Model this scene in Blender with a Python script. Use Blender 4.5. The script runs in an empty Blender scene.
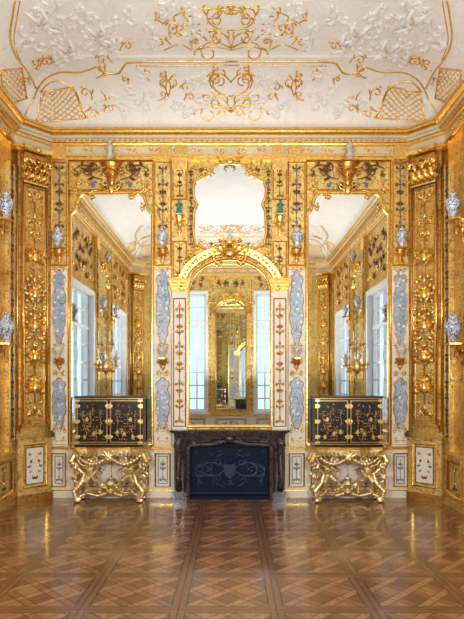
import bpy, bmesh, math, random
from math import sin, cos, pi, radians, sqrt
from mathutils import Vector
from mathutils.bvhtree import BVHTree

# ------------------------------------------------------------ dimensions (metres)
A, HB, CH, L = 3.44, 2.975, 0.465, 9.6      # half width, half back wall, chamfer, room length
ZT = 6.05
S = 60.0
def Z(py): return (497-py)/S
CAM = Vector((0.038, -9.0, 1.87))

# ------------------------------------------------------------ materials
MATS = {}
class N:
    def __init__(s, name):
        s.m = bpy.data.materials.new(name); s.m.use_nodes = True
        s.t = s.m.node_tree; s.b = s.t.nodes['Principled BSDF']
        MATS[name] = s.m
    def n(s, t, **k):
        x = s.t.nodes.new(t)
        for a, v in k.items(): setattr(x, a, v)
        return x
    def put(s, sock, v):
        if isinstance(v, bpy.types.NodeSocket): s.t.links.new(v, sock)
        else: sock.default_value = v
    def math(s, op, a, b=0.0, c=0.0):
        x = s.n('ShaderNodeMath', operation=op)
        s.put(x.inputs[0], a); s.put(x.inputs[1], b)
        return x.outputs[0]
    def pos(s):
        return s.n('ShaderNodeNewGeometry').outputs['Position']
    def noise(s, scale, detail=3, rough=0.5, dist=0.0, vec=None):
        x = s.n('ShaderNodeTexNoise'); s.put(x.inputs['Vector'], vec if vec else s.pos())
        x.inputs['Scale'].default_value = scale; x.inputs['Detail'].default_value = detail
        x.inputs['Roughness'].default_value = rough; x.inputs['Distortion'].default_value = dist
        return x.outputs['Fac']
    def sm(s, v, lo, hi, a=0.0, b=1.0):
        x = s.n('ShaderNodeMapRange', interpolation_type='SMOOTHSTEP')
        s.put(x.inputs[0], v)
        for i, q in enumerate((lo, hi, a, b)): x.inputs[i+1].default_value = q
        return x.outputs[0]
    def mix(s, f, a, b):
        x = s.n('ShaderNodeMix', data_type='RGBA')
        s.put(x.inputs[0], f)
        for i, q in ((6, a), (7, b)):
            s.put(x.inputs[i], (*q, 1) if isinstance(q, tuple) else q)
        return x.outputs[2]
    def contour(s, scale, freq, th, dist=0.6):
        n = s.noise(scale, 1.0, 0.4, dist)
        w = s.math('SINE', s.math('MULTIPLY', n, freq))
        return s.sm(w, th, th+0.15)
    def bump(s, h, strength=0.3, dist=0.01):
        x = s.n('ShaderNodeBump'); x.inputs['Strength'].default_value = strength
        x.inputs['Distance'].default_value = dist
        s.put(x.inputs['Height'], h); s.t.links.new(x.outputs[0], s.b.inputs['Normal'])
    def fin(s, col, rough=0.5, metal=0.0, coat=0.0, spec=None):
        s.put(s.b.inputs['Base Color'], (*col, 1) if isinstance(col, tuple) else col)
        s.put(s.b.inputs['Roughness'], rough); s.put(s.b.inputs['Metallic'], metal)
        s.b.inputs['Coat Weight'].default_value = coat; s.b.inputs['Coat Roughness'].default_value = 0.1
        if spec is not None: s.b.inputs['Specular IOR Level'].default_value = spec
        return s.m

def simple(name, c1, c2, rough, metal, scale=12, bump=0.2, coat=0.0, spec=None):
    m = N(name); n = m.noise(scale, 4)
    m.fin(m.mix(m.sm(n, .3, .7), c1, c2), rough, metal, coat, spec)
    m.bump(n, bump, 0.01)

simple('gold', (1.0,0.71,0.25), (0.80,0.49,0.12), 0.24, 0.92, 25, 0.3)
simple('gold_pale', (0.95,0.76,0.42), (0.62,0.43,0.18), 0.30, 0.8, 30, 0.4)
simple('gold_deep', (0.80,0.44,0.11), (0.50,0.24,0.05), 0.30, 0.85, 25, 0.3)
simple('bronze', (0.24,0.10,0.035), (0.13,0.06,0.03), 0.4, 0.4, 25, 0.2)
simple('blue_accent', (0.10,0.17,0.34), (0.16,0.26,0.42), 0.4, 0.0, 25, 0.1)
simple('red_accent', (0.40,0.09,0.05), (0.30,0.06,0.03), 0.4, 0.0, 25, 0.1)
simple('teal', (0.02,0.26,0.25), (0.02,0.16,0.18), 0.25, 0.0, 25, 0.1, 0.5)
simple('white_wood', (0.78,0.78,0.76), (0.70,0.70,0.68), 0.5, 0.0, 8, 0.05)
simple('stucco', (0.90,0.89,0.87), (0.83,0.82,0.79), 0.7, 0.0, 4, 0.15)
simple('iron', (0.003,0.006,0.018), (0.006,0.012,0.030), 0.45, 0.0, 30, 0.2, 0, .12)
simple('iron_relief', (0.020,0.038,0.085), (0.012,0.024,0.055), 0.38, 0.2, 30, 0.2, 0, .4)
simple('soot', (0.01,0.01,0.012), (0.02,0.02,0.02), 0.8, 0.0, 30, 0.2)
simple('hardware', (0.92,0.66,0.28), (0.72,0.44,0.15), 0.28, 0.85, 30, 0.1)
simple('candle_wax', (0.86,0.83,0.74), (0.80,0.77,0.68), 0.5, 0.0, 8, 0.05)
m = N('crystal'); m.fin((0.86,0.88,0.90), 0.06, 0.35, 0.5)

m = N('gilded_wall')
c = m.contour(5.0, 34, 0.74, 1.2); c2 = m.contour(11.0, 22, 0.72, 1.0); n = m.noise(2.5, 3)
g = m.mix(m.sm(n, .3, .7), (0.83,0.56,0.15), (0.93,0.72,0.29))
g = m.mix(m.math('MULTIPLY', c2, 0.4), g, (0.52,0.28,0.07))
m.fin(m.mix(m.math('MULTIPLY', c, 0.7), g, (0.34,0.16,0.04)), 0.33, 0.5); m.bump(m.math('ADD', c, m.math('MULTIPLY', c2, .5)), 0.6, 0.012)
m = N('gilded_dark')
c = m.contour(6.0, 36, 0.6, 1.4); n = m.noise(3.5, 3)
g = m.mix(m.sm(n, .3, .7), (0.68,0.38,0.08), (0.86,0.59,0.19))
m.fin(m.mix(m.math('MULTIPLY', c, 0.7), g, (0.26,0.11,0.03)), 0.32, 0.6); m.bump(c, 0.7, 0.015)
m = N('cream_wall')
c = m.contour(6.0, 30, 0.86, 1.0); n = m.noise(2.5, 3)
g = m.mix(m.sm(n, .3, .7), (0.79,0.73,0.60), (0.85,0.81,0.72))
m.fin(m.mix(m.math('MULTIPLY', c, 0.5), g, (0.60,0.42,0.16)), 0.45, 0.0); m.bump(c, 0.2, 0.005)
m = N('blue_painting')
c = m.contour(9.0, 34, 0.78, 1.0)
g = m.mix(m.sm(m.noise(4, 2), .3, .7), (0.30,0.42,0.56), (0.44,0.55,0.66))
g = m.mix(m.math('MULTIPLY', c, .8), g, (0.05,0.12,0.24))
v = m.n('ShaderNodeTexVoronoi'); m.put(v.inputs['Vector'], m.pos()); v.inputs['Scale'].default_value = 13
sp = m.sm(v.outputs['Distance'], 0.36, 0.26)
vc = m.mix(m.sm(v.outputs['Color'], .3, .7), (0.55,0.14,0.10), (0.88,0.85,0.74))
m.fin(m.mix(sp, g, vc), 0.35, 0.0, 0.2)
m = N('porcelain')
c = m.contour(18.0, 26, 0.1, 0.8)
m.fin(m.mix(m.math('MULTIPLY', c, .9), (0.74,0.78,0.82), (0.05,0.11,0.30)), 0.12, 0.0, 0.6)
m = N('porcelain_plain')
c = m.contour(14.0, 20, 0.6, 0.8)
m.fin(m.mix(m.math('MULTIPLY', c, .6), (0.66,0.62,0.55), (0.45,0.30,0.16)), 0.2, 0.0, 0.5)
m = N('dark_marble')
n = m.noise(5, 8, 0.65, 2.0)
v = m.sm(m.math('ABSOLUTE', m.math('SUBTRACT', n, 0.5)), 0.0, 0.03, 1.0, 0.0)
g = m.mix(m.sm(m.noise(9, 5, .6, 1), .35, .65), (0.016,0.012,0.015), (0.055,0.037,0.040))
m.fin(m.mix(m.math('MULTIPLY', v, .3), g, (0.22,0.17,0.17)), 0.15, 0.0, 0.4)
m = N('black_lacquer')
c = m.contour(14, 40, 0.93, 1.0)
m.fin(m.mix(m.math('MULTIPLY', c, .5), (0.007,0.006,0.008), (0.35,0.2,0.05)), 0.22, 0.0, 0.4)
m = N('mirror_glass'); m.fin((0.80,0.83,0.82), 0.012, 1.0)
m = N('ceiling_plaster')
n = m.noise(3, 4)
m.fin(m.mix(m.sm(n, .3, .7), (0.86,0.85,0.83), (0.90,0.89,0.87)), 0.7, 0.0); m.bump(m.contour(2.6, 30, 0.4, 0.9), 0.6, 0.02)
m = N('entablature_grey')
n = m.noise(3, 4)
m.fin(m.mix(m.sm(n, .3, .7), (0.64,0.59,0.50), (0.76,0.68,0.48)), 0.45, 0.2)

# parquet floor
m = N('parquet')
sx = m.n('ShaderNodeSeparateXYZ'); m.put(sx.inputs[0], m.pos())
T = 0.82
def cell(s_, off):
    return m.math('SUBTRACT', m.math('FRACT', m.math('ADD', m.math('DIVIDE', s_, T), off)), 0.5)
cx, cy = cell(sx.outputs[0], 0.5), cell(sx.outputs[1], 0.5)
ax, ay = m.math('ABSOLUTE', cx), m.math('ABSOLUTE', cy)
edge = m.math('MAXIMUM', ax, ay)
frame = m.math('GREATER_THAN', edge, 0.425)
joint1 = m.sm(m.math('ABSOLUTE', m.math('SUBTRACT', edge, 0.425)), 0.004, 0.011, 1.0, 0.0)
joint2 = m.sm(edge, 0.491, 0.497)
a = m.math('MULTIPLY', m.math('ADD', cx, cy), 2.35); b_ = m.math('MULTIPLY', m.math('SUBTRACT', cx, cy), 2.35)
def fr(s_): return m.math('ABSOLUTE', m.math('SUBTRACT', m.math('FRACT', m.math('ADD', s_, 100.5)), 0.5))
fa, fb = fr(a), fr(b_)
barA = m.math('LESS_THAN', fa, 0.16); barB = m.math('LESS_THAN', fb, 0.16)
jA = m.sm(m.math('ABSOLUTE', m.math('SUBTRACT', fa, 0.16)), 0.008, 0.03, 1.0, 0.0)
jB = m.sm(m.math('ABSOLUTE', m.math('SUBTRACT', fb, 0.16)), 0.008, 0.03, 1.0, 0.0)
par = m.math('MODULO', m.math('ADD', m.math('ADD', m.math('FLOOR', m.math('ADD', a, 100)), m.math('FLOOR', m.math('ADD', b_, 100))), 0.0), 2.0)
mp = m.n('ShaderNodeMapping'); m.put(mp.inputs[0], m.pos()); mp.inputs['Scale'].default_value = (14, 1.2, 1)
grain = m.noise(3.0, 5, .6, 0.3, mp.outputs[0])
vn = m.n('ShaderNodeTexWhiteNoise', noise_dimensions='2D')
cb = m.n('ShaderNodeCombineXYZ')
m.put(cb.inputs[0], m.math('FLOOR', m.math('ADD', m.math('DIVIDE', sx.outputs[0], T), .5)))
m.put(cb.inputs[1], m.math('FLOOR', m.math('ADD', m.math('DIVIDE', sx.outputs[1], T), .5)))
m.put(vn.inputs['Vector'], cb.outputs[0])
inner = m.mix(par, (0.37,0.165,0.070), (0.17,0.066,0.027))
inner = m.mix(barA, inner, (0.26,0.108,0.044)); inner = m.mix(barB, inner, (0.41,0.20,0.090))
col = m.mix(frame, inner, (0.19,0.077,0.032))
jj = m.math('MULTIPLY', m.math('MAXIMUM', jA, jB), m.math('SUBTRACT', 1.0, frame))
jj = m.math('MAXIMUM', jj, m.math('MAXIMUM', joint1, joint2))
col = m.mix(m.sm(grain, .3, .75, 0, .45), col, (0.12,0.048,0.02))
col = m.mix(m.math('MULTIPLY', vn.outputs['Value'], .22), col, (0.40,0.22,0.11))
col = m.mix(m.math('MULTIPLY', jj, .8), col, (0.04,0.016,0.008))
m.fin(col, m.sm(m.noise(1.5, 4), .3, .7, .15, .26), 0.0, 0.35)
m.bump(m.math('SUBTRACT', grain, jj), 0.12, 0.004)

# ------------------------------------------------------------ mesh builder
class Fr:
    def __init__(s, o, u, w): s.o, s.u, s.w = Vector(o), Vector(u).normalized(), Vector(w).normalized()
FB = Fr((0,0,0), (1,0,0), (0,-1,0))
FF = Fr((0,-L,0), (1,0,0), (0,1,0))
FL = Fr((-A,0,0), (0,-1,0), (1,0,0))
FR = Fr((A,0,0), (0,-1,0), (-1,0,0))
def chf(sx, back):
    if back: return Fr((sx*(HB+A)/2, -CH/2, 0), (sx,-1,0), (-sx,-1,0))
    return Fr((sx*(HB+A)/2, -L+CH/2, 0), (sx,1,0), (-sx,1,0))
def sub(F, u=0, w=0, z=0, flip=1):
    return Fr(F.o+F.u*u+F.w*w+Vector((0,0,z)), F.u*flip, F.w)

class B:
    def __init__(s, F=FB): s.F=F; s.v=[]; s.f=[]; s.mi=[]; s.sm=[]; s.mats=[]
    def mid(s, n):
        if n not in s.mats: s.mats.append(n)
        return s.mats.index(n)
    def P(s, p):
        F=s.F; return F.o+F.u*p[0]+F.w*p[1]+Vector((0,0,p[2]))
    def add(s, vs, fs, mat, smooth=False, raw=False):
        k=len(s.v); s.v += [Vector(p) if raw else s.P(p) for p in vs]
        i=s.mid(mat)
        for f in fs:
            s.f.append([k+j for j in f]); s.mi.append(i); s.sm.append(smooth)
    def box(s, u0,u1,w0,w1,z0,z1, mat):
        vs=[(u,w,z) for z in (z0,z1) for w in (w0,w1) for u in (u0,u1)]
        s.add(vs,[(0,1,3,2),(4,6,7,5),(0,4,5,1),(2,3,7,6),(0,2,6,4),(1,5,7,3)],mat)
    def prism(s, out, w0, w1, mat):
        n=len(out)
        s.add([(u,w0,z) for u,z in out]+[(u,w1,z) for u,z in out],
              [list(range(n)), list(range(2*n-1,n-1,-1))]+[(i,(i+1)%n,n+(i+1)%n,n+i) for i in range(n)],mat)
    def slab(s, out, z0, z1, mat):   # outline in (u,w)
        n=len(out)
        s.add([(u,w,z0) for u,w in out]+[(u,w,z1) for u,w in out],
              [list(range(n)), list(range(2*n-1,n-1,-1))]+[(i,(i+1)%n,n+(i+1)%n,n+i) for i in range(n)],mat)
    def sweep(s, path, prof, mat, closed=True, smooth=False):
        n=len(path); vs=[]; fs=[]
        area=sum(path[i][0]*path[(i+1)%n][1]-path[(i+1)%n][0]*path[i][1] for i in range(n))
        sg=1 if area>0 or not closed else -1
        for i,(u,z) in enumerate(path):
            def nrm(a,b):
                d=Vector((b[0]-a[0],b[1]-a[1]))
                if d.length<1e-7: return None
                d.normalize(); return Vector((d.y,-d.x))*sg
            pa=path[i-1] if (closed or i>0) else None; pb=path[(i+1)%n] if (closed or i<n-1) else None
            n1=nrm(pa,path[i]) if pa else None; n2=nrm(path[i],pb) if pb else None
            n1=n1 or n2; n2=n2 or n1
            mi=(n1+n2)/max(0.45,1+n1.dot(n2))
            for o,w in prof: vs.append((u+mi.x*o, w, z+mi.y*o))
        k=len(prof)
        for i in range(n if closed else n-1):
            j=(i+1)%n
            for q in range(k-1): fs.append((i*k+q,j*k+q,j*k+q+1,i*k+q+1))
        s.add(vs,fs,mat,smooth)
    def tube(s, pts, r, mat, sides=5, raw=False, flat=1.0):
        pts=[Vector(p) for p in pts] if raw else [s.P(p) for p in pts]
        n=len(pts); rs=r if isinstance(r,(list,tuple)) else [r]*n
        vs=[];fs=[]; ref=None
        for i,p in enumerate(pts):
            d=(pts[min(i+1,n-1)]-pts[max(i-1,0)])
            if d.length<1e-8: d=Vector((0,0,1))
            d.normalize()
            if ref is None:
                ref=d.orthogonal().normalized()
            else:
                ref=ref-d*ref.dot(d)
                ref = ref.normalized() if ref.length>1e-6 else d.orthogonal().normalized()
            bi=d.cross(ref)
            for k in range(sides):
                a=2*pi*k/sides; vs.append(p+(ref*cos(a)+bi*sin(a))*rs[i])
        for i in range(n-1):
            for k in range(sides):
                kk=(k+1)%sides; fs.append((i*sides+k,i*sides+kk,(i+1)*sides+kk,(i+1)*sides+k))
        fs.append(list(range(sides))); fs.append(list(range((n-1)*sides,n*sides)))
        s.add(vs,fs,mat,True,True)
    def lathe(s, u,w,z, prof, mat, n=14, a0=0, a1=2*pi, sc=1.0):
        full=abs(a1-a0-2*pi)<1e-4; m_=n if full else n+1; vs=[];fs=[]
        for r,h in prof:
            for k in range(m_):
                a=a0+(a1-a0)*k/n; vs.append((u+r*sc*cos(a), w+r*sc*sin(a), z+h*sc))
        for i in range(len(prof)-1):
            for k in range(n):
                kk=(k+1)%m_; fs.append((i*m_+k,i*m_+kk,(i+1)*m_+kk,(i+1)*m_+k))
        if full: fs.append(list(range(m_))); fs.append(list(range((len(prof)-1)*m_,len(prof)*m_)))
        s.add(vs,fs,mat,True)
    def blob(s, c, r, mat, n=8, h=5):
        r=r if isinstance(r,(tuple,list)) else (r,r,r)
        vs=[(c[0],c[1],c[2]-r[2])];fs=[]
        for i in range(1,h):
            t=-pi/2+pi*i/h
            for k in range(n):
                a=2*pi*k/n; vs.append((c[0]+r[0]*cos(t)*cos(a),c[1]+r[1]*cos(t)*sin(a),c[2]+r[2]*sin(t)))
        vs.append((c[0],c[1],c[2]+r[2])); e=len(vs)-1
        for k in range(n):
            kk=(k+1)%n; fs.append((0,1+kk,1+k)); fs.append((e,1+(h-2)*n+k,1+(h-2)*n+kk))
            for i in range(h-2): fs.append((1+i*n+k,1+i*n+kk,1+(i+1)*n+kk,1+(i+1)*n+k))
        s.add(vs,fs,mat,True)
    def leaf(s, u,z,ang,ln,wd,w,mat,th=None):
        th=th or wd*0.5; c,q=cos(ang),sin(ang)
        def t(a,b,h): return (u+a*c-b*q, w+h, z+a*q+b*c)
        vs=[t(0,0,0),t(ln*.35,wd*.5,0),t(ln*.7,wd*.35,0),t(ln,0,0),t(ln*.7,-wd*.35,0),t(ln*.35,-wd*.5,0),t(ln*.4,0,th),t(ln*.75,0,th*.8)]
        s.add(vs,[(0,1,6),(1,2,7,6),(2,3,7),(3,4,7),(4,5,6,7),(5,0,6)],mat,False)
    def scroll(s, u,z,size,ang,flip,w,r,mat,leaves=True,total=7.5,N_=15):
        pts=[];rr=[]; x,y=u,z; ln=size*2.1/N_
        for i in range(N_+1):
            t=i/N_; th=ang+flip*total*t**2
            pts.append((x,w,y)); rr.append(r*(0.55+0.9*sin(pi*min(1,t*1.1))*.6) if t<.9 else r)
            if leaves and i in (3,6):
                s.leaf(x,y,th-flip*0.9,size*.38,size*.15,w,mat)
            x+=cos(th)*ln; y+=sin(th)*ln
        s.tube(pts,rr,mat,4); s.blob(pts[-1],r*1.8,mat,5,4)
    def pair(s, uc,du,z,size,ang,flip,w,r,mat,leaves=True,total=7.5):
        for g in (1,-1):
            s.scroll(uc+g*du,z,size,ang if g>0 else pi-ang,flip*g,w,r,mat,leaves,total)
    def candel(s, uc,z0,z1,hw,w,r,mat,mat2=None,seed=0):
        R=random.Random(seed); mat2=mat2 or mat; z=z0; k=0; st=hw*1.5
        n=max(1,int((z1-z0)/st)); st=(z1-z0)/n
        s.tube([(uc,w,z0),(uc,w,z1)],r*.8,mat,4)
        for i in range(n):
            z=z0+i*st; k=i%4
            if k==0:
                s.pair(uc,0,z,hw*.72,0.9,-1,w,r,mat); s.blob((uc,w,z+st*.5),(hw*.22,r*1.6,hw*.32),mat2,6,4)
            elif k==1:
                s.pair(uc,0,z+st*.8,hw*.62,-0.7,1,w,r,mat); s.leaf(uc,z+st*.3,pi/2,st*.6,hw*.4,w,mat2)
            elif k==2:
                for a in (.5,1.05,pi/2,pi-1.05,pi-.5): s.leaf(uc,z+st*.1,a,hw*.8,hw*.26,w,mat)
                s.blob((uc,w,z+st*.1),(hw*.2,r*2,hw*.2),mat2,6,4)
            else:
                s.pair(uc,0,z+st*.2,hw*.66,0.3,1,w,r,mat); s.leaf(uc,z+st*.1,pi/2,st*.8,hw*.34,w,mat)
    def arab(s, uc,hw,z0,z1,size,w,r,mats,seed=0):
        R=random.Random(seed); nz=max(1,round((z1-z0)/(size*.95))); nu=max(1,round(hw/(size*.95)))
        for i in range(nz):
            for j in range(nu):
                du=(j+.5+R.uniform(-.2,.2))*hw/nu; z=z0+(i+.5+R.uniform(-.2,.2))*(z1-z0)/nz
                an=R.uniform(0,2*pi); fl=R.choice((1,-1)); mt=R.choice(mats)
                s.pair(uc,du-size*.3*cos(an),z-size*.3*sin(an),size*R.uniform(.5,.7),an,fl,w,r,mt)
    def rect(s,u0,u1,z0,z1,prof,mat): s.sweep([(u0,z0),(u1,z0),(u1,z1),(u0,z1)],prof,mat)
    def obj(s, name, parent=None, remesh=None):
        me=bpy.data.meshes.new(name)
        lo=Vector([min(v[i] for v in s.v) for i in range(3)]); hi=Vector([max(v[i] for v in s.v) for i in range(3)])
        c=(lo+hi)/2; c.z=lo.z
        me.from_pydata([v-c for v in s.v],[],s.f)
        for n_ in s.mats: me.materials.append(MATS[n_])
        me.polygons.foreach_set('material_index',s.mi); me.polygons.foreach_set('use_smooth',s.sm); me.update()
        bm=bmesh.new(); bm.from_mesh(me); bmesh.ops.recalc_face_normals(bm,faces=bm.faces); bm.to_mesh(me); bm.free()
        o=bpy.data.objects.new(name,me); bpy.context.collection.objects.link(o); o.location=c
        if remesh:
            md=o.modifiers.new('remesh','REMESH'); md.mode='VOXEL'; md.voxel_size=remesh; md.use_smooth_shade=True
        if parent:
            o.parent=parent; o.location=c-parent.location
        return o

def mould(wd, h, w0=0.0):   # picture-frame profile going outward
    return [(0,w0),(0,w0+h*.5),(wd*.2,w0+h*.6),(wd*.35,w0+h),(wd*.65,w0+h),(wd*.8,w0+h*.6),(wd,w0+h*.45),(wd,w0)]

# ------------------------------------------------------------ shell
b=B(); b.box(-A-.3,A+.3,-.3,L+.3,-.12,0,'parquet'); b.obj('floor')
b=B(); b.box(-HB-.1,HB+.1,-.25,0,0,6.2,'gilded_wall'); b.obj('wall_back')
WIN_F=[(-2.15,-.85,.95,5.0),(.85,2.15,.95,5.0)]
WIN_S=[(2.5,4.5,1.15,4.1),(6.6,8.5,1.15,4.1)]
def wall_holes(F,u0,u1,holes,mat,name):
    b=B(F); cur=u0
    for (a0,a1,z0,z1) in holes:
        b.box(cur,a0,-.25,0,0,6.2,mat); b.box(a0,a1,-.25,0,0,z0,mat); b.box(a0,a1,-.25,0,z1,6.2,mat); cur=a1
    b.box(cur,u1,-.25,0,0,6.2,mat); return b.obj(name)
wall_holes(FF,-HB-.1,HB+.1,WIN_F,'gilded_wall','wall_front')
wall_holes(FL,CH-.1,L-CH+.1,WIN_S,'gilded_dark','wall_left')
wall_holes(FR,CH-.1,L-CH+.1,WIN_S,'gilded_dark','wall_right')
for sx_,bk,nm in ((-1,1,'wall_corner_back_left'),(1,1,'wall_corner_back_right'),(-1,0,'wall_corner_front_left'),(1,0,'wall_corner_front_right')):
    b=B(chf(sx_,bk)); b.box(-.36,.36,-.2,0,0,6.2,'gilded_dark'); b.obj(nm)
wn=0
def window(F,u0,u1,z0,z1):
    global wn; wn+=1; b=B(F)
    b.rect(u0,u1,z0,z1,[(.01,-.22),(-.012,-.22),(-.012,.035),(.08,.05),(.12,.02),(.12,.001)],'white_wood')
    b.rect(u0+.05,u1-.05,z0+.05,z1-.05,[(-.03,-.16),(-.03,-.1),(.03,-.1),(.03,-.16),(-.03,-.16)],'white_wood')
    uc=(u0+u1)/2; b.box(uc-.04,uc+.04,-.17,-.09,z0,z1,'white_wood')
    zt=z0+(z1-z0)*.72; b.box(u0,u1,-.175,-.085,zt-.04,zt+.04,'white_wood')
    for k in (1,3): 
        u=u0+(u1-u0)*k/4; b.box(u-.022,u+.022,-.145,-.12,z0,z1,'white_wood')
    n=int((z1-z0)/.42)
    for i in range(1,n):
        z=z0+(z1-z0)*i/n; b.box(u0,u1,-.142,-.123,z-.022,z+.022,'white_wood')
    b.box(u0-.12,u1+.12,.002,.08,z0-.1,z0-.04,'white_wood')
    b.obj('window_%d'%wn)
for w_ in WIN_F: window(FF,*w_)
for w_ in WIN_S: window(FL,*w_); window(FR,*w_)

def octo(t):
    a=HB-.414*t; x=A-t; y=CH+.414*t
    return [(-a,-t),(a,-t),(x,-y),(x,-(L-y)),(a,-(L-t)),(-a,-(L-t)),(-x,-(L-y)),(-x,-y)]
def ring(b,prof,mat,close=False,smooth=False):
    vs=[];fs=[]
    for t,z in prof: vs+=[(x,y,z) for x,y in octo(t)]
    for i in range(len(prof)-1):
        for k in range(8):
            kk=(k+1)%8; fs.append((i*8+k,i*8+kk,(i+1)*8+kk,(i+1)*8+k))
    if close:
        e=(len(prof)-1)*8
        fs+=[(e,e+1,e+2,e+7),(e+7,e+2,e+3,e+6),(e+6,e+3,e+4,e+5)]
    b.add(vs,fs,mat,smooth,True)
CT=6.74
cove=[(0.04,6.03)]+[(0.04+.93*(1-cos(pi/2*i/14)),6.04+(CT-6.04)*sin(pi/2*i/14)) for i in range(15)]+[(1.0,CT+.02),(1.06,CT+.03)]
b=B(); ring(b,cove,'ceiling_plaster',True); ceil=b.obj('ceiling')
bm=bmesh.new(); bm.from_mesh(ceil.data)
for v in bm.verts: v.co+=ceil.location
BV=BVHTree.FromBMesh(bm); bm.free()
# entablature
b=B()
ring(b,[(0,5.60),(.05,5.60),(.05,5.645),(.075,5.65),(.075,5.69),(.04,5.70)],'gold')
ring(b,[(.04,5.70),(.04,5.82)],'entablature_grey')
ring(b,[(.04,5.82),(.08,5.83),(.09,5.86),(.12,5.87)],'gold')
ring(b,[(.12,5.87),(.12,5.91),(.17,5.915),(.17,5.945)],'entablature_grey')
ring(b,[(.17,5.945),(.20,5.95),(.225,5.975),(.235,6.01),(.25,6.015),(.25,6.045),(.04,6.05)],'gold')
def along(F,u0,u1,step,fn):
    n=max(1,int((u1-u0)/step))
    for i in range(n): fn(F,u0+(i+.5)*(u1-u0)/n)
def dent(F,u): b.F=F; b.box(u-.022,u+.022,.11,.155,5.875,5.91,'gold')
for F,u0,u1 in ((FB,-HB+.05,HB-.05),(FF,-HB+.05,HB-.05),(FL,CH+.05,L-CH-.05),(FR,CH+.05,L-CH-.05)):
    along(F,u0,u1,.09,dent)
def fz(F,u): b.F=F; b.scroll(u-.12,5.76,.1,.5,-1,.045,.008,'gold',True); b.scroll(u+.12,5.76,.1,pi+.5,-1,.045,.008,'gold',True)
for F,u0,u1 in ((FB,-HB,HB),(FF,-HB,HB),(FL,CH,L-CH),(FR,CH,L-CH)): along(F,u0+.1,u1-.1,.34,fz)
b.F=FB
for uc in (-2.82,-1.08,-.8,.8,1.08,2.82): b.box(uc-.1,uc+.1,.04,.085,5.6,5.84,'gold')
b.obj('trim_1')

# ------------------------------------------------------------ ceiling ornament (gilded stucco laid on the cove)
def cp(px,py):
    d=Vector(((px-232)/540, 1, (384.8-py)/540))
    h=BV.ray_cast(CAM,d.normalized()); return h[0]
cb_=B(); cb_w=B()
def cline(pts,r,mat='gold',bb=None,mir=True,dense=4):
    bb=bb or cb_
    P=[Vector((p[0],p[1])) for p in pts]; out=[]
    for i in range(len(P)-1):
        p0=P[max(i-1,0)];p1=P[i];p2=P[i+1];p3=P[min(i+2,len(P)-1)]
        for k in range(dense):
            t=k/dense; out.append(.5*((2*p1)+(p2-p0)*t+(2*p0-5*p1+4*p2-p3)*t*t+(3*p1-p0-3*p2+p3)*t**3))
    out.append(P[-1])
    for g in ((0,1) if mir else (0,)):
        q=[cp(p.x if g==0 else 462-p.x,p.y) for p in out]; q=[x for x in q if x and x.y>-L/2]
        if len(q)>1:
            bb.tube([x-Vector((0,0,.004)) for x in q],r,mat,5,True)
            bb.tube([Vector((x.x,-L-x.y,x.z-.004)) for x in q],r,mat,5,True)
def cscroll(px,py,size,ang,flip,r=.012,mat='gold',bb=None,total=7,mir=True):
    pts=[];x,y=px,py;N_=14;ln=size*2.1/N_
    for i in range(N_+1):
        th=ang+flip*total*(i/N_)**2; pts.append((x,y)); 
        if i in (3,7): cline([(x,y),(x+cos(th-flip*.9)*size*.2,y-sin(th-flip*.9)*size*.2),(x+cos(th-flip*.5)*size*.38,y-sin(th-flip*.5)*size*.38)],r*1.1,mat,bb,mir,2)
        x+=cos(th)*ln; y-=sin(th)*ln
    cline(pts,r,mat,bb,mir,1)
def trellis(q,n,r=.008):
    def bl(s_,t): 
        a0=Vector(q[0])*(1-s_)+Vector(q[1])*s_; a1=Vector(q[3])*(1-s_)+Vector(q[2])*s_; return a0*(1-t)+a1*t
    for i in range(-n,n+1):
        for sg in (1,-1):
            pts=[]
            for k in range(17):
                t=k/16; s_=(i/n+t) if sg>0 else (i/n+1-t)
                if 0<=s_<=1: pts.append(tuple(bl(s_,t)))
            if len(pts)>1: cline(pts,r,'gold',None,True,1)
    cline([q[0],q[1]],.012); cline([q[1],q[2]],.012); cline([q[2],q[3]],.012); cline([q[3],q[0]],.012)
cline([(231,61),(180,61),(132,62),(124,66),(118,73),(104,72),(98,66)],.017)
cline([(231,65),(180,65),(136,66)],.010)
cline([(98,66),(80,72),(60,72),(46,78),(38,88),(34,98)],.014)
cline([(34,98),(28,108),(24,118)],.013)
cline([(36,88),(28,72),(16,56),(10,38),(12,18),(15,0)],.015)
cline([(20,60),(14,40),(17,18),(20,0)],.009)
trellis([(42,92),(74,86),(86,118),(36,122)],6)
trellis([(0,70),(22,68),(27,98),(5,106)],5)
cline([(40,92),(50,82),(62,82),(74,90),(80,104),(88,118)],.014)
for (x,y,s_,a,f) in [(231,112,30,.6,-1),(231,112,22,1.2,-1),(231,96,24,.2,1),(231,82,20,.9,-1),(250,88,16,1.2,1),(215,100,12,2.2,1),(268,84,12,.4,-1),(278,100,10,2.0,1),
                     (168,96,18,1.2,1),(168,96,18,1.9,-1),(160,84,12,.6,1),(150,80,10,2.6,-1),(158,100,10,.2,1),
                     (96,78,14,.4,1),(100,90,16,-.8,-1),(92,100,14,1.6,1),(84,112,12,.5,-1),(30,70,12,.3,1),(40,66,14,1.2,-1),(54,62,12,2.4,1),(30,84,9,1.9,1),(104,112,10,1.2,-1),
                     (231,48,30,.5,-1),(231,48,22,1.3,-1),(231,30,30,.1,1),(255,40,18,.8,-1),(262,24,20,.1,1),(285,18,16,-.6,-1),(275,36,14,.2,1),(245,18,16,1.8,1),(231,14,20,.3,-1),(292,44,12,.9,-1),
                     (300,22,10,.4,1),(270,48,10,1.4,1),(290,30,10,2.4,-1),(231,108,12,.2,-1),(244,76,10,.6,1),
                     (112,62,14,2.2,1),(120,50,12,1.2,-1),(128,84,8,1.5,1)]:
    cscroll(x,y,s_,a,f)
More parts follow.
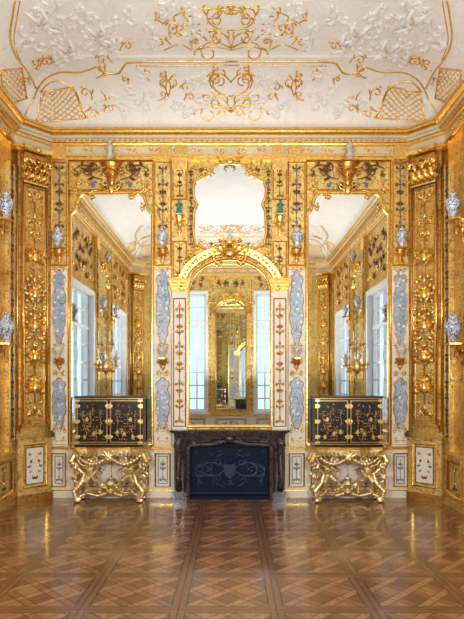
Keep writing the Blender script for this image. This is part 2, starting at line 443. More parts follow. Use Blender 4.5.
cline([(231,50),(250,46),(268,50),(282,44),(298,50)],.010); cline([(231,10),(255,8),(280,12),(300,24)],.010)
# white stucco trophies in relief
R=random.Random(4)
for (x,y,s_) in [(112,44,16),(98,36,14),(72,58,10),(60,44,10),(36,20,16),(52,10,12),(86,18,12),(126,16,10),(100,105,9),(140,98,10),(200,78,9),(150,36,10),(200,100,8),(124,108,8),(180,110,9),(190,86,8),(140,74,8),(66,28,12),(30,44,10),(196,12,10),(190,30,9),(170,8,9)]:
    for k in range(4):
        cscroll(x+R.uniform(-5,5),y+R.uniform(-5,5),s_*R.uniform(.6,1.1),R.uniform(0,6.28),R.choice((1,-1)),.024,'stucco',cb_w,5.5)
cb_w.F=Fr((0,0,0),(1,0,0),(0,1,0))
for (x,y) in ((110,46),(100,36),(70,52),(44,24)):
    q=cp(x,y)
    for g in (1,-1):
        X=q.x if g>0 else -q.x-.04
        cb_w.blob((X,q.y,q.z),(.08,.11,.06),'stucco'); cb_w.blob((X+.03*g,q.y+.13,q.z-.01),(.05,.05,.05),'stucco')
        cb_w.tube([(X,q.y-.05,q.z-.02),(X+.1*g,q.y-.15,q.z-.03),(X+.06*g,q.y-.28,q.z)],[.045,.035,.02],'stucco',6)
        cb_w.tube([(X-.03*g,q.y-.05,q.z-.02),(X-.1*g,q.y-.16,q.z-.02),(X-.18*g,q.y-.26,q.z)],[.045,.035,.02],'stucco',6)
        cb_w.tube([(X,q.y+.06,q.z-.02),(X+.12*g,q.y+.1,q.z-.03),(X+.2*g,q.y+.18,q.z)],[.03,.025,.015],'stucco',6)
cb_.obj('trim_2'); cb_w.obj('trim_3')

# ------------------------------------------------------------ mirrors
def mirror_outline_side(h,z0,z1):
    pts=[(-h,z0),(h,z0),(h,z1-.34)]
    for i in range(1,6): a=pi/2*i/6; pts.append((h-.10*sin(a)*1.0, z1-.34+.22*(1-cos(a))+0.02))
    pts+=[(h-.14,z1-.04),(h-.2,z1)]
    return pts+[(-u,z) for u,z in pts[::-1] if z>z0+.001]
def side_mirror(F,uc,h=.655,z0=.91,z1=5.03):
    G=sub(F,uc); b=B(G); out=mirror_outline_side(h,z0,z1)
    b.prism(out,.002,.02,'mirror_glass')
    b.sweep(out,mould(.055,.05,.004),'gold')
    b.pair(0,.02,z1+.05,.2,.3,1,.05,.014,'gold'); b.pair(0,.22,z1+.06,.18,.0,-1,.05,.014,'gold'); b.pair(0,.48,z1,.16,1.1,-1,.05,.013,'gold')
    b.pair(0,h-.02,z1-.25,.16,2.2,1,.05,.012,'gold')
    b.blob((0,.05,z1+.08),(.06,.03,.08),'gold')
    return b.obj('wall_mirror')
side_mirror(FB,-1.965); side_mirror(FB,1.965)

def arch_pts(hw,zs,ry,n=20):
    return [(hw*cos(pi*i/n),zs+ry*sin(pi*i/n)) for i in range(n+1)]
def arched_mirror(F,hw=.665,z0=1.205,zs=3.42,ry=.52,name='arched_mirror',hood=True,tilt=0):
    b=B(F); out=[(-hw,z0),(hw,z0)]+arch_pts(hw,zs,ry)
    if tilt:
        n=len(out); b.add([(u,.05+u*tilt*.6,z) for u,z in out],[list(range(n))],'mirror_glass')
    else: b.prism(out,.004,.02,'mirror_glass')
    b.sweep(out,mould(.05,.06,.01),'gold')
    a=arch_pts(hw+.05,zs,ry+.05)
    b.sweep(a,[(0,.0),(0,.06),(.04,.08),(.05,.12),(.10,.13),(.12,.10),(.17,.11),(.18,.06),(.18,0)],'gold',False)
    for i in range(1,30):
        t=pi*i/30; b.blob(((hw+.135)*cos(t),.13,zs+(ry+.135)*sin(t)),.02,'gold_deep',5,4)
    if hood:
        zt=zs+ry+.2
        b.pair(0,.03,zt,.28,.5,-1,.12,.02,'gold'); b.pair(0,.03,zt-.04,.3,-.1,-1,.12,.018,'gold')
        b.pair(0,.42,zt-.12,.24,-.3,-1,.1,.016,'gold'); b.pair(0,.6,zt-.28,.2,.6,-1,.1,.014,'gold')
        for a_ in (.5,.9,1.25,pi/2,pi-1.25,pi-.9,pi-.5): b.leaf(0,zt-.16,a_,.24,.07,.13,'gold')
        b.blob((0,.15,zt-.12),(.09,.05,.07),'gold')
    return b.obj(name)
arched_mirror(FB)
arched_mirror(FF,.5,1.05,4.3,.42,'pier_mirror',True,.10)

hp=[(0,165),(10,166),(16,170),(20,176),(27,180),(33,183),(35,190),(34,198),(31,205),(34,212),(35,232),(33,244),(25,247),(20,250),(0,250)]
out=[((p)/S,Z(y)) for p,y in hp]; out=out[:-1]+[(-u,z) for u,z in out[:0:-1]]
b=B(FB); b.prism(out,.004,.02,'mirror_glass'); b.sweep(out,mould(.05,.055,.006),'gold')
b.pair(0,.05,Z(163),.18,.2,1,.06,.013,'gold'); b.pair(0,.3,Z(176),.18,.6,-1,.06,.013,'gold')
b.pair(0,.56,Z(205),.1,.3,1,.05,.01,'gold'); b.blob((0,.06,Z(163)),(.07,.03,.05),'gold')
b.obj('overmantel_mirror')

# gilded candle sconces with small crystal drops, fixed on the side mirrors
def sconce(u):
    b=B(FB); z=2.05
    b.blob((u,.04,z+.12),(.06,.03,.11),'gold'); b.tube([(u,.05,z),(u,.06,z+.3),(u,.05,z+.9)],[.014,.011,.006],'gold',6)
    for k,(du,dw,zz,h) in enumerate(((-.14,.12,.14,.2),(.14,.12,.14,.2),(-.09,.09,.48,.16),(.09,.09,.48,.16))):
        b.tube([(u,.05,z+zz-.02),(u+du*.5,.05+dw*.7,z+zz-.1),(u+du,.05+dw,z+zz-.04),(u+du,.05+dw,z+zz)],[.009,.009,.008,.010],'gold',6)
        b.lathe(u+du,.05+dw,z+zz,[(.012,0),(.038,.012),(.038,.02),(.014,.024),(.018,.05),(.012,.055)],'gold',10)
        b.lathe(u+du,.05+dw,z+zz+.05,[(.010,0),(.010,h),(.003,h+.012)],'candle_wax',8)
        for a_ in range(4):
            t=2*pi*a_/4; b.blob((u+du+.036*cos(t),.05+dw+.036*sin(t),z+zz-.03),(.006,.006,.02),'crystal',5,4)
    for k in range(6):
        zz=z+.25+k*.11; b.blob((u,.07,zz),(.02-.002*k,.014,.026),'crystal',6,4)
    b.leaf(u,z+.9,pi/2,.12,.05,.05,'gold'); b.blob((u,.08,z-.06),(.013,.013,.035),'gold',6,4)
    b.obj('candle_sconce')
sconce(-2.06); sconce(2.12)

# ------------------------------------------------------------ back wall panelling
def cart(uc,zc,hw,hh):
    h=[(0,1),(.3,.97),(.42,.88),(.8,.84),(.95,.74),(.72,.64),(.66,.5),(.9,.36),(.98,.18),(.82,0),(.98,-.2),(.9,-.4),(.62,-.55),(.7,-.7),(.45,-.78),(.35,-.92),(0,-1)]
    r=[(uc+a*hw,zc+c_*hh) for a,c_ in h]; l=[(uc-a*hw,zc+c_*hh) for a,c_ in h[1:-1]]
    return (r+l[::-1])[::-1]
thin=[(0,0.0),(0,.035),(.012,.045),(.022,.035),(.022,0.0)]
def offp(p,w): return [(a,c_+w) for a,c_ in p]
g=B(FB)
for s_ in (1,-1):
    for uc,hw in ((s_*1.11,.155),(s_*2.83,.145)):
        g.box(uc-hw,uc+hw,0,.022,.82,Z(268),'cream_wall')
        g.rect(uc-hw+.008,uc+hw-.008,.88,Z(268)-.03,[(-.0,0),(-.0,.03),(.008,.035),(.014,0)],'gold')
        g.box(uc-hw,uc+hw,0,.03,Z(268),Z(160),'gilded_wall')
        g.rect(uc-hw+.03,uc+hw-.03,Z(265),Z(164),offp(thin,.01),'gold')
        g.candel(uc,Z(228),Z(166),.11,.035,.0085,'bronze','blue_accent',3)
        g.pair(uc,0,Z(372),.1,-.6,1,.03,.007,'gold'); g.pair(uc,0,Z(374),.1,.6,-1,.03,.007,'gold')
        g.pair(uc,.0,Z(432),.12,.9,-1,.03,.008,'gold'); g.pair(uc,0,Z(440),.1,-.3,1,.03,.008,'gold')
        for zz in (Z(272),Z(348),Z(376),Z(428)): g.pair(uc,.02,zz,.09,.2,1,.03,.007,'gold')
    # pilasters flanking the arch
    u0,u1=(.70,.955) if s_>0 else (-.955,-.70); uc=(u0+u1)/2
    g.box(u0,u1,0,.09,.86,Z(292),'cream_wall'); g.rect(u0+.04,u1-.04,1.2,Z(300),[(a,c_+.06) for a,c_ in thin],'gold')
    g.candel(uc,1.25,Z(302),.10,.095,.010,'gold_deep','gold_deep',1)
    for zz,e in ((Z(292),.0),(Z(289),.02),(Z(286),.045),(Z(283),.06)): g.box(u0-e,u1+e,0,.1+e,zz,zz+.052,'gold')
    g.box(u0,u1,0,.06,Z(280),Z(160),'gilded_wall'); g.rect(u0+.03,u1-.03,Z(276),Z(243),[(a,c_+.03) for a,c_ in thin],'gold')
    g.rect(u0+.03,u1-.03,Z(200),Z(163),[(a,c_+.03) for a,c_ in thin],'gold')
    g.candel(uc,Z(275),Z(245),.07,.065,.008,'bronze','blue_accent'); g.candel(uc,Z(198),Z(166),.07,.065,.008,'bronze','red_accent')
    g.box(u0-.01,u1+.01,0,.08,Z(163),Z(160),'gold'); g.box(u0,u1,0,.10,Z(172),Z(163),'gold')
    uc=s_*1.965
    g.rect(uc-.68,uc+.68,Z(190),Z(163),offp(thin,0),'gold')
    g.arab(uc,.66,Z(189),Z(164),.22,.02,.010,['bronze','gold','bronze','blue_accent'],7)
    g.pair(uc,.15,Z(180),.34,.2,1,.03,.013,'bronze'); g.pair(uc,.62,Z(170),.3,2.6,1,.03,.013,'bronze')
    g.candel(s_*.645,Z(245),Z(168),.05,.02,.007,'bronze','blue_accent')
    g.tube([(s_*1.27,.02,.86),(s_*1.27,.02,Z(160))],.012,'gold',5); g.tube([(s_*2.675,.02,.86),(s_*2.675,.02,Z(160))],.012,'gold',5)
    g.tube([(s_*.965,.02,.86),(s_*.965,.02,Z(160))],.012,'gold',5)
g.arab(0,.66,Z(248),Z(262)+.3,.2,.02,.008,['bronze','gold'],5)
g.pair(0,.62,Z(262),.2,1.2,-1,.04,.011,'gold'); g.pair(0,.5,Z(250),.2,.2,-1,.04,.011,'gold')
g.arab(0,.68,Z(176),Z(162),.18,.02,.009,['bronze','bronze','gold'],9)
g.obj('trim_4')
for s_ in (1,-1):
    for u in (1.11,2.83):
        for zc,hh in ((Z(308),.62),(Z(403),.42)):
            b=B(FB); o_=cart(s_*u,zc,.112,hh); b.prism(o_,.022,.034,'blue_painting')
            b.sweep(o_,[(0,.022),(0,.042),(.006,.046),(.012,.042),(.012,.022)],'gold'); b.obj('painted_panel')
# wainscot
tn=5
def wainscot(F,u0,u1,pan,mat='cream_wall',acc='blue_accent'):
    global tn; b=B(F)
    b.box(u0,u1,0,.035,.0,.82,mat); b.box(u0,u1,0,.06,.0,.11,mat); b.box(u0,u1,0,.05,.11,.13,'gold')
    b.box(u0,u1,0,.06,.80,.85,'gold')
    for a0,a1 in pan:
        b.rect(a0,a1,.2,.72,[(a,c_+.03) for a,c_ in thin],'gold'); b.rect(a0+.04,a1-.04,.24,.68,[(a*.4,c_*.5+.035) for a,c_ in thin],acc)
        uc=(a0+a1)/2; hw=(a1-a0)/2
        b.candel(uc,.28,.64,min(.09,hw*.7),.04,.007,acc,'gold',2)
        if hw>.3: 
            b.pair(uc,.1,.46,.16,.2,1,.04,.008,acc); b.pair(uc,.28,.46,.14,2.9,1,.04,.008,'gold')
    b.obj('trim_%d'%tn); tn+=1
P_=[(1.0,1.22),(1.36,2.56),(2.73,2.93)]
wainscot(FB,-2.97,-.9,[(-b_2,-a_2) for a_2,b_2 in P_]); wainscot(FB,.9,2.97,P_)

# ------------------------------------------------------------ vases, brackets and figures
VP=[(.0,0),(.34,0),(.36,.03),(.24,.09),(.22,.14),(.40,.30),(.60,.52),(.66,.66),(.56,.78),(.30,.86),(.26,.92),(.36,.98),(.34,1.0),(.30,1.02),(.16,1.07),(.06,1.09),(.09,1.13),(.0,1.17)]
def vase(F,u,z,h,mat='porcelain',w=None,fat=1.0,d0=0.0):
    b=B(F); rr=.36*h*fat; w=w or rr+.03
    b.lathe(u,w+d0,z,[(r*h*.58*fat,k*h*.88) for r,k in VP],mat,18); b.obj('porcelain_vase')
def bracket(F,u,z,h,hw,mat='gold',d0=0.0,ext=1.35):
    b=B(F); d=hw*1.25
    pr=[(hw,0),(hw*1.02,-.03),(hw*.8,-.05),(hw*.85,-.09),(hw*.6,-h*.4),(hw*.35,-h*.6),(hw*.42,-h*.68),(hw*.2,-h*.85),(0.005,-h)]
    b.lathe(u,d0,z-.001,pr,mat,12,0,pi); b.slab([(u-hw*1.05,d0),(u+hw*1.05,d0),(u+hw*1.05,d0+hw*.6),(u+hw*.6,d0+hw*ext),(u-hw*.6,d0+hw*ext),(u-hw*1.05,d0+hw*.6)],z-.025,z,mat)
    b.pair(u,hw*.2,z-h*.3,hw*1.0,.5,-1,d0+hw*.5,hw*.1,mat); b.pair(u,0,z-h*.85,hw*.9,.7,1,d0+.02,hw*.09,mat)
    for a_ in (-.9,-pi/2,-pi+.9): b.leaf(u,z-h*.25,a_,h*.4,hw*.4,d0+hw*.75,mat)
    b.obj('wall_bracket')
def figure(F,u,z,h,mat,w=.08,d0=0.0,name='figurine'):
    b=B(F); w+=d0
    b.lathe(u,w,z,[(.24*h,0),(.24*h,.06*h),(.18*h,.08*h),(.2*h,.2*h),(.15*h,.4*h),(.12*h,.52*h),(.17*h,.66*h),(.15*h,.74*h),(.05*h,.79*h),(.05*h,.82*h)],mat,12)
    b.blob((u,w+.01*h,z+.9*h),(.085*h,.09*h,.11*h),mat); b.blob((u,w+.1*h,z+.89*h),(.02*h,.03*h,.03*h),mat); b.blob((u,w-.03*h,z+.95*h),(.09*h,.08*h,.08*h),mat)
    for s_ in (1,-1):
        b.tube([(u+s_*.15*h,w,z+.72*h),(u+s_*.23*h,w+.03*h,z+.55*h),(u+s_*.1*h,w+.17*h,z+.5*h)],[.05*h,.04*h,.03*h],mat,6); b.blob((u+s_*.08*h,w+.18*h,z+.51*h),.035*h,mat)
    b.obj(name)
for s_ in (1,-1):
    for u in (1.11,2.83):
        vase(FB,s_*u,Z(249),.34,'porcelain',d0=.03,w=.10,fat=.72); bracket(FB,s_*u,Z(249),.28,.085,'gold_deep',.03,1.8)
        vase(FB,s_*u,Z(358),.24,'porcelain_plain',w=.09,d0=.03,fat=.9); bracket(FB,s_*u,Z(358),.22,.08,'gold_deep',.02,1.8)
    figure(FB,s_*1.965,Z(164),.34,'porcelain_plain',.14,0,'bust_figurine'); bracket(FB,s_*1.965,Z(164),.42,.17,'gold_deep')
    figure(FB,s_*.83,Z(217),.24,'teal',.09,.06); bracket(FB,s_*.83,Z(217),.34,.08,'gold',.06,1.9)
figure(FB,0,Z(243),.2,'porcelain_plain',.16,.03,'bust_figurine'); bracket(FB,0,Z(243),.12,.1,'gold',.09)

# ------------------------------------------------------------ corner pilasters
def capital(b,hw,z,h,w0,mat='gold'):
    b.box(-hw,hw,w0,w0+.06,z,z+.03,mat); b.box(-hw*.92,hw*.92,w0-.05,w0+.05,z,z+h*.85,'gold_deep')
    for row,(n,zz,hh) in enumerate(((4,z+.03,h*.40),(3,z+h*.26,h*.42))):
        for i in range(n):
            u=-hw+hw*2*(i+.5)/n
            b.tube([(u,w0+.03,zz),(u,w0+.07,zz+hh*.5),(u,w0+.14,zz+hh*.9),(u,w0+.16,zz+hh*.72)],[hw*.16,hw*.24,hw*.2,.02],mat,6)
            for a_ in (.55,1.0,pi-.55,pi-1.0): b.leaf(u,zz+hh*.1,a_,hh*.6,.06,w0+.08,mat)
    b.pair(0,.03,z+h*.50,hw*.7,1.1,-1,w0+.12,.016,mat); b.pair(0,hw*.45,z+h*.5,hw*.75,.9,-1,w0+.15,.024,mat)
    b.slab([(-hw*1.25,w0-.08),(hw*1.25,w0-.08),(hw*1.2,w0+.18),(0,w0+.12),(-hw*1.2,w0+.18)],z+h*.88,z+h,mat)
    b.blob((0,w0+.15,z+h*.92),.05,mat)
def pilaster(F,hw=.2,seed=1):
    b=B(F); zt=Z(160)+.01; zb=Z(430)
    b.box(-hw-.1,hw+.1,0,.12,0,.12,'gold_deep'); b.box(-hw-.08,hw+.08,0,.10,.12,zb-.1,'gilded_wall'); b.box(-hw-.12,hw+.12,0,.14,zb-.1,zb-.03,'gold'); b.box(-hw-.1,hw+.1,0,.12,zb-.03,zb,'gold')
    b.rect(-hw+.02,hw-.02,.25,zb-.22,[(a*1.4,c_+.08) for a,c_ in thin],'gold'); b.rect(-hw+.06,hw-.06,.29,zb-.26,[(a*.7,c_+.07) for a,c_ in thin],'bronze')
    b.box(-hw+.05,hw-.05,.09,.103,.28,zb-.25,'cream_wall')
    b.arab(0,hw-.08,.32,zb-.3,.10,.105,.009,['bronze','gold_deep','blue_accent'],seed)
    b.box(-hw-.04,hw+.04,0,.12,zb,zb+.06,'gold'); b.box(-hw-.02,hw+.02,0,.11,zb+.06,zb+.11,'gold_deep')
    b.box(-hw,hw,0,.09,zb+.11,zt-.5,'gilded_dark')
    for s_ in (1,-1):
        b.tube([(s_*(hw-.012),.09,zb+.12),(s_*(hw-.012),.09,zt-.52)],.014,'gold',5); b.tube([(s_*(hw+.05),.02,zb),(s_*(hw+.05),.02,zt-.3)],.018,'gold',5)
    b.rect(-hw+.05,hw-.05,zb+.2,zt-.6,[(a,c_+.06) for a,c_ in thin],'gold')
    b.candel(0,zb+.25,zt-.65,hw*.85,.105,.016,'gold','gold_pale',seed)
    b.arab(0,hw*.95,zb+1.1,zb+2.5,.12,.13,.017,['gold','gold_pale'],seed+5)
    for zz in (zb+.7,zb+1.2,zb+1.7,zb+2.2,zb+2.8): 
        b.blob((0,.13,zz),(.06,.04,.10),'gold')
        for a_ in (.2,.8,2.3,2.9,-.5,-2.6): b.leaf(0,zz,a_,.2,.08,.12,'gold',.06)
    b.arab(0,hw*.7,zb+.3,zb+1.0,.12,.105,.012,['gold_pale','gold'],seed+9)
    capital(b,hw,zt-.55,.57,.09)
    b.obj('corner_pilaster')
for sx_ in (-1,1):
    for bk in (1,0): pilaster(chf(sx_,bk))

# ------------------------------------------------------------ side walls
def side(F):
    global tn
    wainscot(F,CH+.02,L-CH-.02,[(.6,1.1),(1.3,2.2),(4.9,6.2)],'gilded_wall','bronze')
    b=B(F)
    for uc,hw in ((.62,.1),(1.45,.09),(2.2,.14),(4.75,.12),(6.35,.12),(8.8,.14)):
        b.box(uc-hw,uc+hw,0,.06,.85,5.6,'gilded_wall'); b.rect(uc-hw+.03,uc+hw-.03,1,5.4,[(a,c_+.03) for a,c_ in thin],'gold')
        b.candel(uc,1.05,5.3,hw*.7,.07,.01,'bronze','blue_accent'); b.box(uc-hw-.03,uc+hw+.03,0,.1,5.3,5.6,'gold')
    for u0,u1,z0,z1 in WIN_S:
        b.arab((u0+u1)/2,(u1-u0)/2,4.4,5.5,.3,.02,.014,['gold','bronze'],3)
    b.obj('trim_%d'%tn); tn+=1
    side_mirror(F,1.83,.26,1.0,4.6); side_mirror(F,5.55,.58,.95,4.9)
    for u,z,h in ((1.04,Z(238),.42),(1.04,Z(348),.46),(4.75,2.4,.36),(4.75,3.8,.36),(6.35,2.4,.36),(6.35,3.8,.36),(5.55,5.15,.34),(2.2,3.2,.36)):
        d_=.06 if u in(4.75,6.35,2.2) else 0
        vase(F,u,z,h,'porcelain',w=.145,d0=d_,fat=.72); bracket(F,u,z,.36,.12,'gold_deep',d_,1.9)
side(FL); side(FR)
wainscot(FF,-2.97,2.97,[(-2.6,-2.3),(-2.1,-.9),(-.5,.5),(.9,2.1),(2.3,2.6)])
b=B(FF)
for uc,hw in ((-2.6,.2),(-.71,.09),(.71,.09),(2.6,.2)):
    b.box(uc-hw*.8,uc+hw*.8,0,.05,.85,5.6,'gilded_wall'); b.candel(uc,1.0,5.5,hw*.7,.06,.012,'gold','blue_accent')
b.arab(0,2.2,5.1,5.55,.3,.02,.014,['gold','bronze'],2)
b.obj('trim_%d'%tn); tn+=1

# ------------------------------------------------------------ fireplace
b=B(FB)
z1=1.14
op=[(-.70,0),(-.70,.80)]+[(-.70+.10*(1-cos(pi/2*i/5)),.80+.12*sin(pi/2*i/5)) for i in range(1,6)]+[(-.3,.93),(-.12,.97),(0,.99)]
op=op+[(-u,z) for u,z in op[-2::-1]]
outl=[(-.90,0)]+op+[(.90,0),(.90,z1-.09),(-.90,z1-.09)]
b.prism(outl,.03,.24,'dark_marble')
b.sweep(op,[(0,.24),(0,.27),(.03,.28),(.05,.27),(.06,.24)],'dark_marble',False); b.sweep(op,[(-.0,.24),(-.02,.26),(-.05,.24)],'dark_marble',False)
for s_ in (1,-1):
    b.box(s_*.80-.11,s_*.80+.11,.03,.29,0,.14,'dark_marble')
    b.tube([(s_*.82,.24,.16),(s_*.84,.29,.4),(s_*.82,.25,.7),(s_*.84,.31,.9),(s_*.8,.33,1.02)],[.06,.045,.05,.07,.05],'dark_marble',8)
    b.scroll(s_*.68,.98,.14,(pi if s_>0 else 0),s_,.26,.018,'dark_marble')
def shelf(e,z0_,z1_):
    f_=[(-.93-e,.0),(.93+e,.0),(.93+e,.30+e),(.80+e,.34+e),(.66,.30+e),(.4,.30+e),(.2,.34+e),(0,.36+e),(-.2,.34+e),(-.4,.30+e),(-.66,.30+e),(-.80-e,.34+e),(-.93-e,.30+e)]
    b.slab(f_,z0_,z1_,'dark_marble')
shelf(-.03,z1-.09,z1-.055); shelf(0,z1-.055,z1-.035); shelf(.03,z1-.035,z1)
b.blob((0,.29,1.0),(.09,.04,.06),'dark_marble'); b.pair(0,.05,1.0,.16,.2,-1,.26,.014,'dark_marble')
b.box(-.88,.88,0,.03,0,z1-.1,'soot')
fp=b.obj('fireplace')
b=B(FB)
I_='iron_relief'
b.box(-.695,.695,.10,.13,.02,.90,'iron'); b.rect(-.64,.64,.10,.84,[(a,c_+.1) for a,c_ in thin],I_)
b.pair(0,.05,.48,.42,.6,-1,.135,.022,I_); b.pair(0,.05,.48,.42,-.6,1,.135,.022,I_); b.pair(0,.3,.5,.3,.3,-1,.135,.02,I_); b.pair(0,.3,.4,.3,-.3,1,.135,.02,I_)
b.pair(0,.08,.2,.24,.2,1,.135,.017,I_); b.pair(0,.08,.74,.24,-.2,-1,.135,.017,I_)
b.arab(0,.6,.14,.84,.19,.132,.013,[I_],21)
b.prism([(.0,.32),(.09,.42),(.10,.58),(0,.56),(-.10,.58),(-.09,.42)],.13,.165,I_)
for a_ in (.6,1.1,pi/2,pi-1.1,pi-.6): b.leaf(0,.58,a_,.14,.05,.14,I_)
b.box(-.68,.68,.13,.2,0.0,.06,'iron')
b.obj('fire_screen',fp)

# ------------------------------------------------------------ console tables and cabinets
def putto(b,u,w,z,s_,lean,mat):
    def q(a,d,h): return (u+a*s_*lean, w+d*s_, z+h*s_)
    b.tube([q(0,0,.36),q(.01,.01,.44),q(.03,.02,.54),q(.05,.02,.60)],[.07*s_,.085*s_,.095*s_,.05*s_],mat,8)
    b.blob(q(.06,.04,.70),.075*s_,mat); b.blob(q(.065,.115,.69),.018*s_,mat)
    for k in range(7): b.blob(q(.06+.05*cos(k),.02+.03*sin(k*2),.745+.02*sin(k)),.032*s_,mat,6,4)
    b.tube([q(.1,.03,.58),q(.2,.08,.62),q(.27,.1,.74)],[.04*s_,.032*s_,.022*s_],mat,6)
    b.tube([q(-.03,.03,.58),q(-.12,.1,.5),q(-.06,.17,.42)],[.04*s_,.032*s_,.022*s_],mat,6)
    b.tube([q(.04,.02,.38),q(.1,.12,.28),q(.06,.08,.12),q(.1,.13,.06)],[.062*s_,.055*s_,.036*s_,.028*s_],mat,6)
    b.tube([q(-.04,.02,.38),q(-.12,.1,.3),q(-.16,.04,.14),q(-.2,.1,.1)],[.062*s_,.055*s_,.036*s_,.028*s_],mat,6)
def console(xc):
    G=sub(FB,xc); b=B(G)
    f_=lambda e:[(-.60-e,.07),(.60+e,.07),(.60+e,.40+e),(.50+e,.46+e),(.34,.44+e),(.16,.48+e),(-.16,.48+e),(-.34,.44+e),(-.50-e,.46+e),(-.60-e,.40+e)]
    b.slab(f_(.02),.85,.88,'gold_deep'); b.slab(f_(.0),.82,.85,'gold_pale'); b.slab(f_(-.03),.74,.82,'gold_pale')
    for u in [i*.07-.525 for i in range(16)]: b.leaf(u,.81,-pi/2,.10,.06,.44,'gold_pale')
    o=b.obj('console_table')
    b=B(G)
    M_='gold_pale'
    for s_ in (1,-1):
        for w0,k in ((.40,1),(.13,.8)):
            b.tube([(s_*.54,w0,.78),(s_*.60,w0+.03,.66),(s_*.50,w0,.54),(s_*.40,w0-.02,.44),(s_*.44,w0,.30),(s_*.55,w0+.02,.18),(s_*.52,w0+.03,.07),(s_*.44,w0+.02,.06)],[.045,.058,.042,.036,.042,.048,.04,.025],M_,8)
            b.blob((s_*.50,w0+.03,.033),(.07,.055,.033),M_)
            b.scroll(s_*.52,.74,.2,(-.8 if s_>0 else pi+.8),-s_,w0+.04,.024,M_)
            b.scroll(s_*.46,.32,.16,(.2 if s_>0 else pi-.2),s_,w0+.04,.02,M_)
            for zz in (.62,.42,.24): b.leaf(s_*.5,zz,(-.6 if s_>0 else pi+.6),.14,.07,w0+.07,M_,.05)
        putto(b,s_*.30,.30,.10,.80,s_,M_)
        pts=[(s_*(.5-.5*t),.44,.74-.13*sin(pi*t)) for t in [i/10 for i in range(11)]]
        for i,p in enumerate(pts): b.blob((p[0],p[1],p[2]),.028+.010*sin(pi*i/10),M_,6,4)
        b.tube([(s_*.5,.38,.08),(s_*.36,.34,.13),(s_*.2,.3,.08),(0,.28,.13)],[.03,.035,.03,.04],M_,6)
        b.tube([(s_*.5,.14,.08),(s_*.3,.18,.11),(0,.26,.12)],[.025,.03,.03],M_,6)
        for a_ in (.6,1.2): b.scroll(s_*.06,.18,.15,(a_ if s_>0 else pi-a_),-s_,.3,.018,M_)
        b.scroll(s_*.05,.66,.24,(-.6 if s_>0 else pi+.6),s_,.42,.02,M_)
    b.lathe(0,.28,.10,[(.06,0),(.08,.05),(.04,.09),(.09,.17),(.07,.22),(.03,.26),(.03,.28)],M_,10)
    b.blob((0,.43,.70),(.08,.06,.07),M_); b.blob((0,.48,.69),(.03,.03,.04),M_)
    for a_ in (.5,1.1,pi/2,pi-1.1,pi-.5): b.tube([(0,.44,.72),(.14*cos(a_),.46,.72+.12*sin(a_))],[.035,.015],M_,5)
    b.obj('carving',o,.0075)
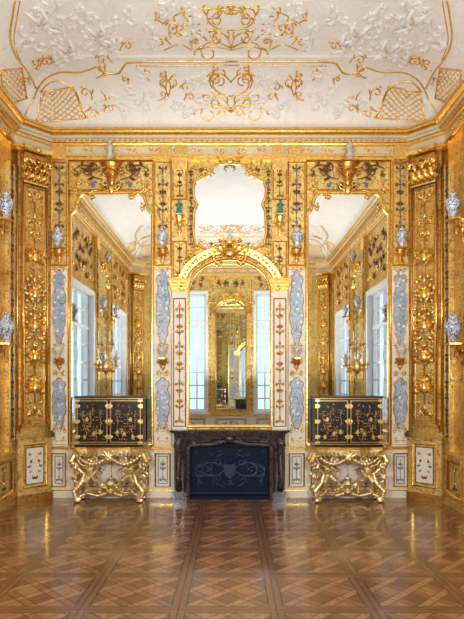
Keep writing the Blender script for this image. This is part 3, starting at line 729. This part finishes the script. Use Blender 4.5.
def cabinet(xc):
    G=sub(FB,xc); b=B(G); h=.535; z0=.883; z1=1.69; wf=.42
    b.box(-h,h,.08,wf-.02,z0+.03,z1-.02,'black_lacquer'); b.box(-h-.012,h+.012,.07,wf,z0,z0+.04,'black_lacquer'); b.box(-h-.012,h+.012,.07,wf,z1-.035,z1,'black_lacquer')
    b.box(-h-.014,h+.014,.068,wf+.002,z0+.038,z0+.044,'hardware'); b.box(-h-.014,h+.014,.068,wf+.002,z1-.041,z1-.035,'hardware')
    for s_ in (1,-1):
        u0,u1=(.004,h-.01) if s_>0 else (-h+.01,-.004)
        b.box(u0,u1,wf-.02,wf,z0+.05,z1-.048,'black_lacquer')
        b.rect(u0+.03,u1-.03,z0+.08,z1-.08,[(0,wf-.001),(0,wf+.003),(.005,wf+.003),(.005,wf-.001)],'hardware')
        b.rect(u0+.018,u1-.018,z0+.068,z1-.068,[(0,wf-.001),(0,wf+.003),(.003,wf+.003),(.003,wf-.001)],'hardware')
        R=random.Random(11+s_); uc=(u0+u1)/2
        for k in range(10):
            zz=z0+.11+k*.05; x0=uc+R.uniform(-.19,.05); ln=R.uniform(.05,.14)
            b.tube([(x0,wf,zz),(x0+ln*.3,wf,zz+.02),(x0+ln*.6,wf,zz+.01),(x0+ln,wf,zz+.012)],[.0015,.004,.003,.0015],'hardware',4)
        for k in range(60): b.blob((uc+R.uniform(-.19,.19),wf,z0+.11+R.uniform(0,.34)),(R.uniform(.004,.013),.003,R.uniform(.004,.009)),R.choice(['hardware','gold_deep','gold_deep']),6,4)
        for tx,tz,th in ((uc-.13*s_,z0+.26,.34),(uc+.1*s_,z0+.14,.2),(uc+.03*s_,z0+.34,.22),(uc-.06*s_,z0+.1,.17),(uc+.15*s_,z0+.32,.24)):
            b.tube([(tx,wf,tz),(tx+.015,wf,tz+th*.4),(tx-.01,wf,tz+th*.7),(tx+.02,wf,tz+th)],[.0045,.004,.003,.002],'hardware',4)
            for k in range(18):
                a_=R.uniform(0,6.28); q=R.uniform(.01,.07); b.blob((tx+.01+q*cos(a_),wf,tz+th*.85+q*.8*sin(a_)),(R.uniform(.005,.012),.003,.005),R.choice(['hardware','gold_deep']),5,4)
        for px_,pz in ((uc+.08*s_,z0+.40),(uc-.02*s_,z0+.17),(uc+.12*s_,z0+.12),(uc-.13*s_,z0+.2)):
            b.box(px_-.02,px_+.02,wf-.002,wf+.004,pz,pz+.032,'gold_deep'); b.prism([(px_-.036,pz+.032),(px_+.036,pz+.032),(px_+.012,pz+.05),(px_-.012,pz+.05)],wf-.002,wf+.006,'hardware')
            b.prism([(px_-.022,pz+.055),(px_+.022,pz+.055),(px_,pz+.076)],wf-.002,wf+.006,'hardware')
        for k in range(5): b.scroll(uc+R.uniform(-.17,.1),z1-.13-R.uniform(0,.1),.035,R.uniform(0,1),1,wf,.002,'hardware',False)
        for zz in (z0+.16,(z0+z1)/2,z1-.16):
            b.box(min(s_*.004,s_*.04),max(s_*.004,s_*.04),wf,wf+.008,zz-.035,zz+.035,'hardware')
            b.box(min(s_*(h-.06),s_*(h+.006)),max(s_*(h-.06),s_*(h+.006)),wf,wf+.008,zz-.03,zz+.03,'hardware')
            b.blob((s_*.045,wf+.004,zz),(.02,.006,.026),'hardware'); b.blob((s_*(h-.065),wf+.004,zz),(.018,.006,.026),'hardware')
        for zz in (z0+.07,z1-.07):
            b.box(min(s_*(h-.07),s_*(h+.004)),max(s_*(h-.07),s_*(h+.004)),wf,wf+.006,zz-.016,zz+.016,'hardware')
    b.lathe(0,wf+.008,(z0+z1)/2-.0,[(.0,-.06),(.02,-.04),(.02,.04),(.0,.06)],'hardware',8)
    b.obj('lacquer_cabinet')
for xc in (-1.92,1.90): console(xc); cabinet(xc)

# ------------------------------------------------------------ light
w=bpy.data.worlds.new('World'); bpy.context.scene.world=w; w.use_nodes=True
w.node_tree.nodes['Background'].inputs[0].default_value=(0.58,0.78,1.0,1); w.node_tree.nodes['Background'].inputs[1].default_value=1.7
def area(name,loc,rot,sx_,sy_,pw,col):
    l=bpy.data.lights.new(name,'AREA'); l.shape='RECTANGLE'; l.size=sx_; l.size_y=sy_; l.energy=pw; l.color=col
    o=bpy.data.objects.new(name,l); bpy.context.collection.objects.link(o); o.location=loc; o.rotation_euler=rot; return o
area('added_fill_up',(0,-6.6,1.98),(pi,0,0),5.0,4.4,335,(1,.985,.96))  # added unseen fill bounced off the ceiling, not a lamp of the room
for s_ in (1,-1):
    l=bpy.data.lights.new('added_fill_spot','SPOT'); l.energy=680; l.spot_size=radians(75); l.spot_blend=.7; l.shadow_soft_size=.2; l.color=(1,.97,.92)  # added front fill for lower back wall and floor, no real fixture
    o=bpy.data.objects.new('added_fill_spot',l); bpy.context.collection.objects.link(o); o.location=(s_*2.05,-9.0,2.6)
    o.rotation_euler=(Vector((s_*1.2,0,1.6))-o.location).to_track_quat('-Z','Y').to_euler()
cam=bpy.data.cameras.new('camera'); co=bpy.data.objects.new('camera',cam); bpy.context.collection.objects.link(co)
co.location=CAM; co.rotation_euler=(pi/2,0,0); cam.lens=540/619*36; cam.sensor_width=36; cam.sensor_fit='AUTO'; cam.shift_y=(384.8-309.5)/619; cam.clip_start=.05
bpy.context.scene.camera=co
vs_=bpy.context.scene.view_settings; vs_.view_transform='Standard'; vs_.look='None'; vs_.exposure=0.0
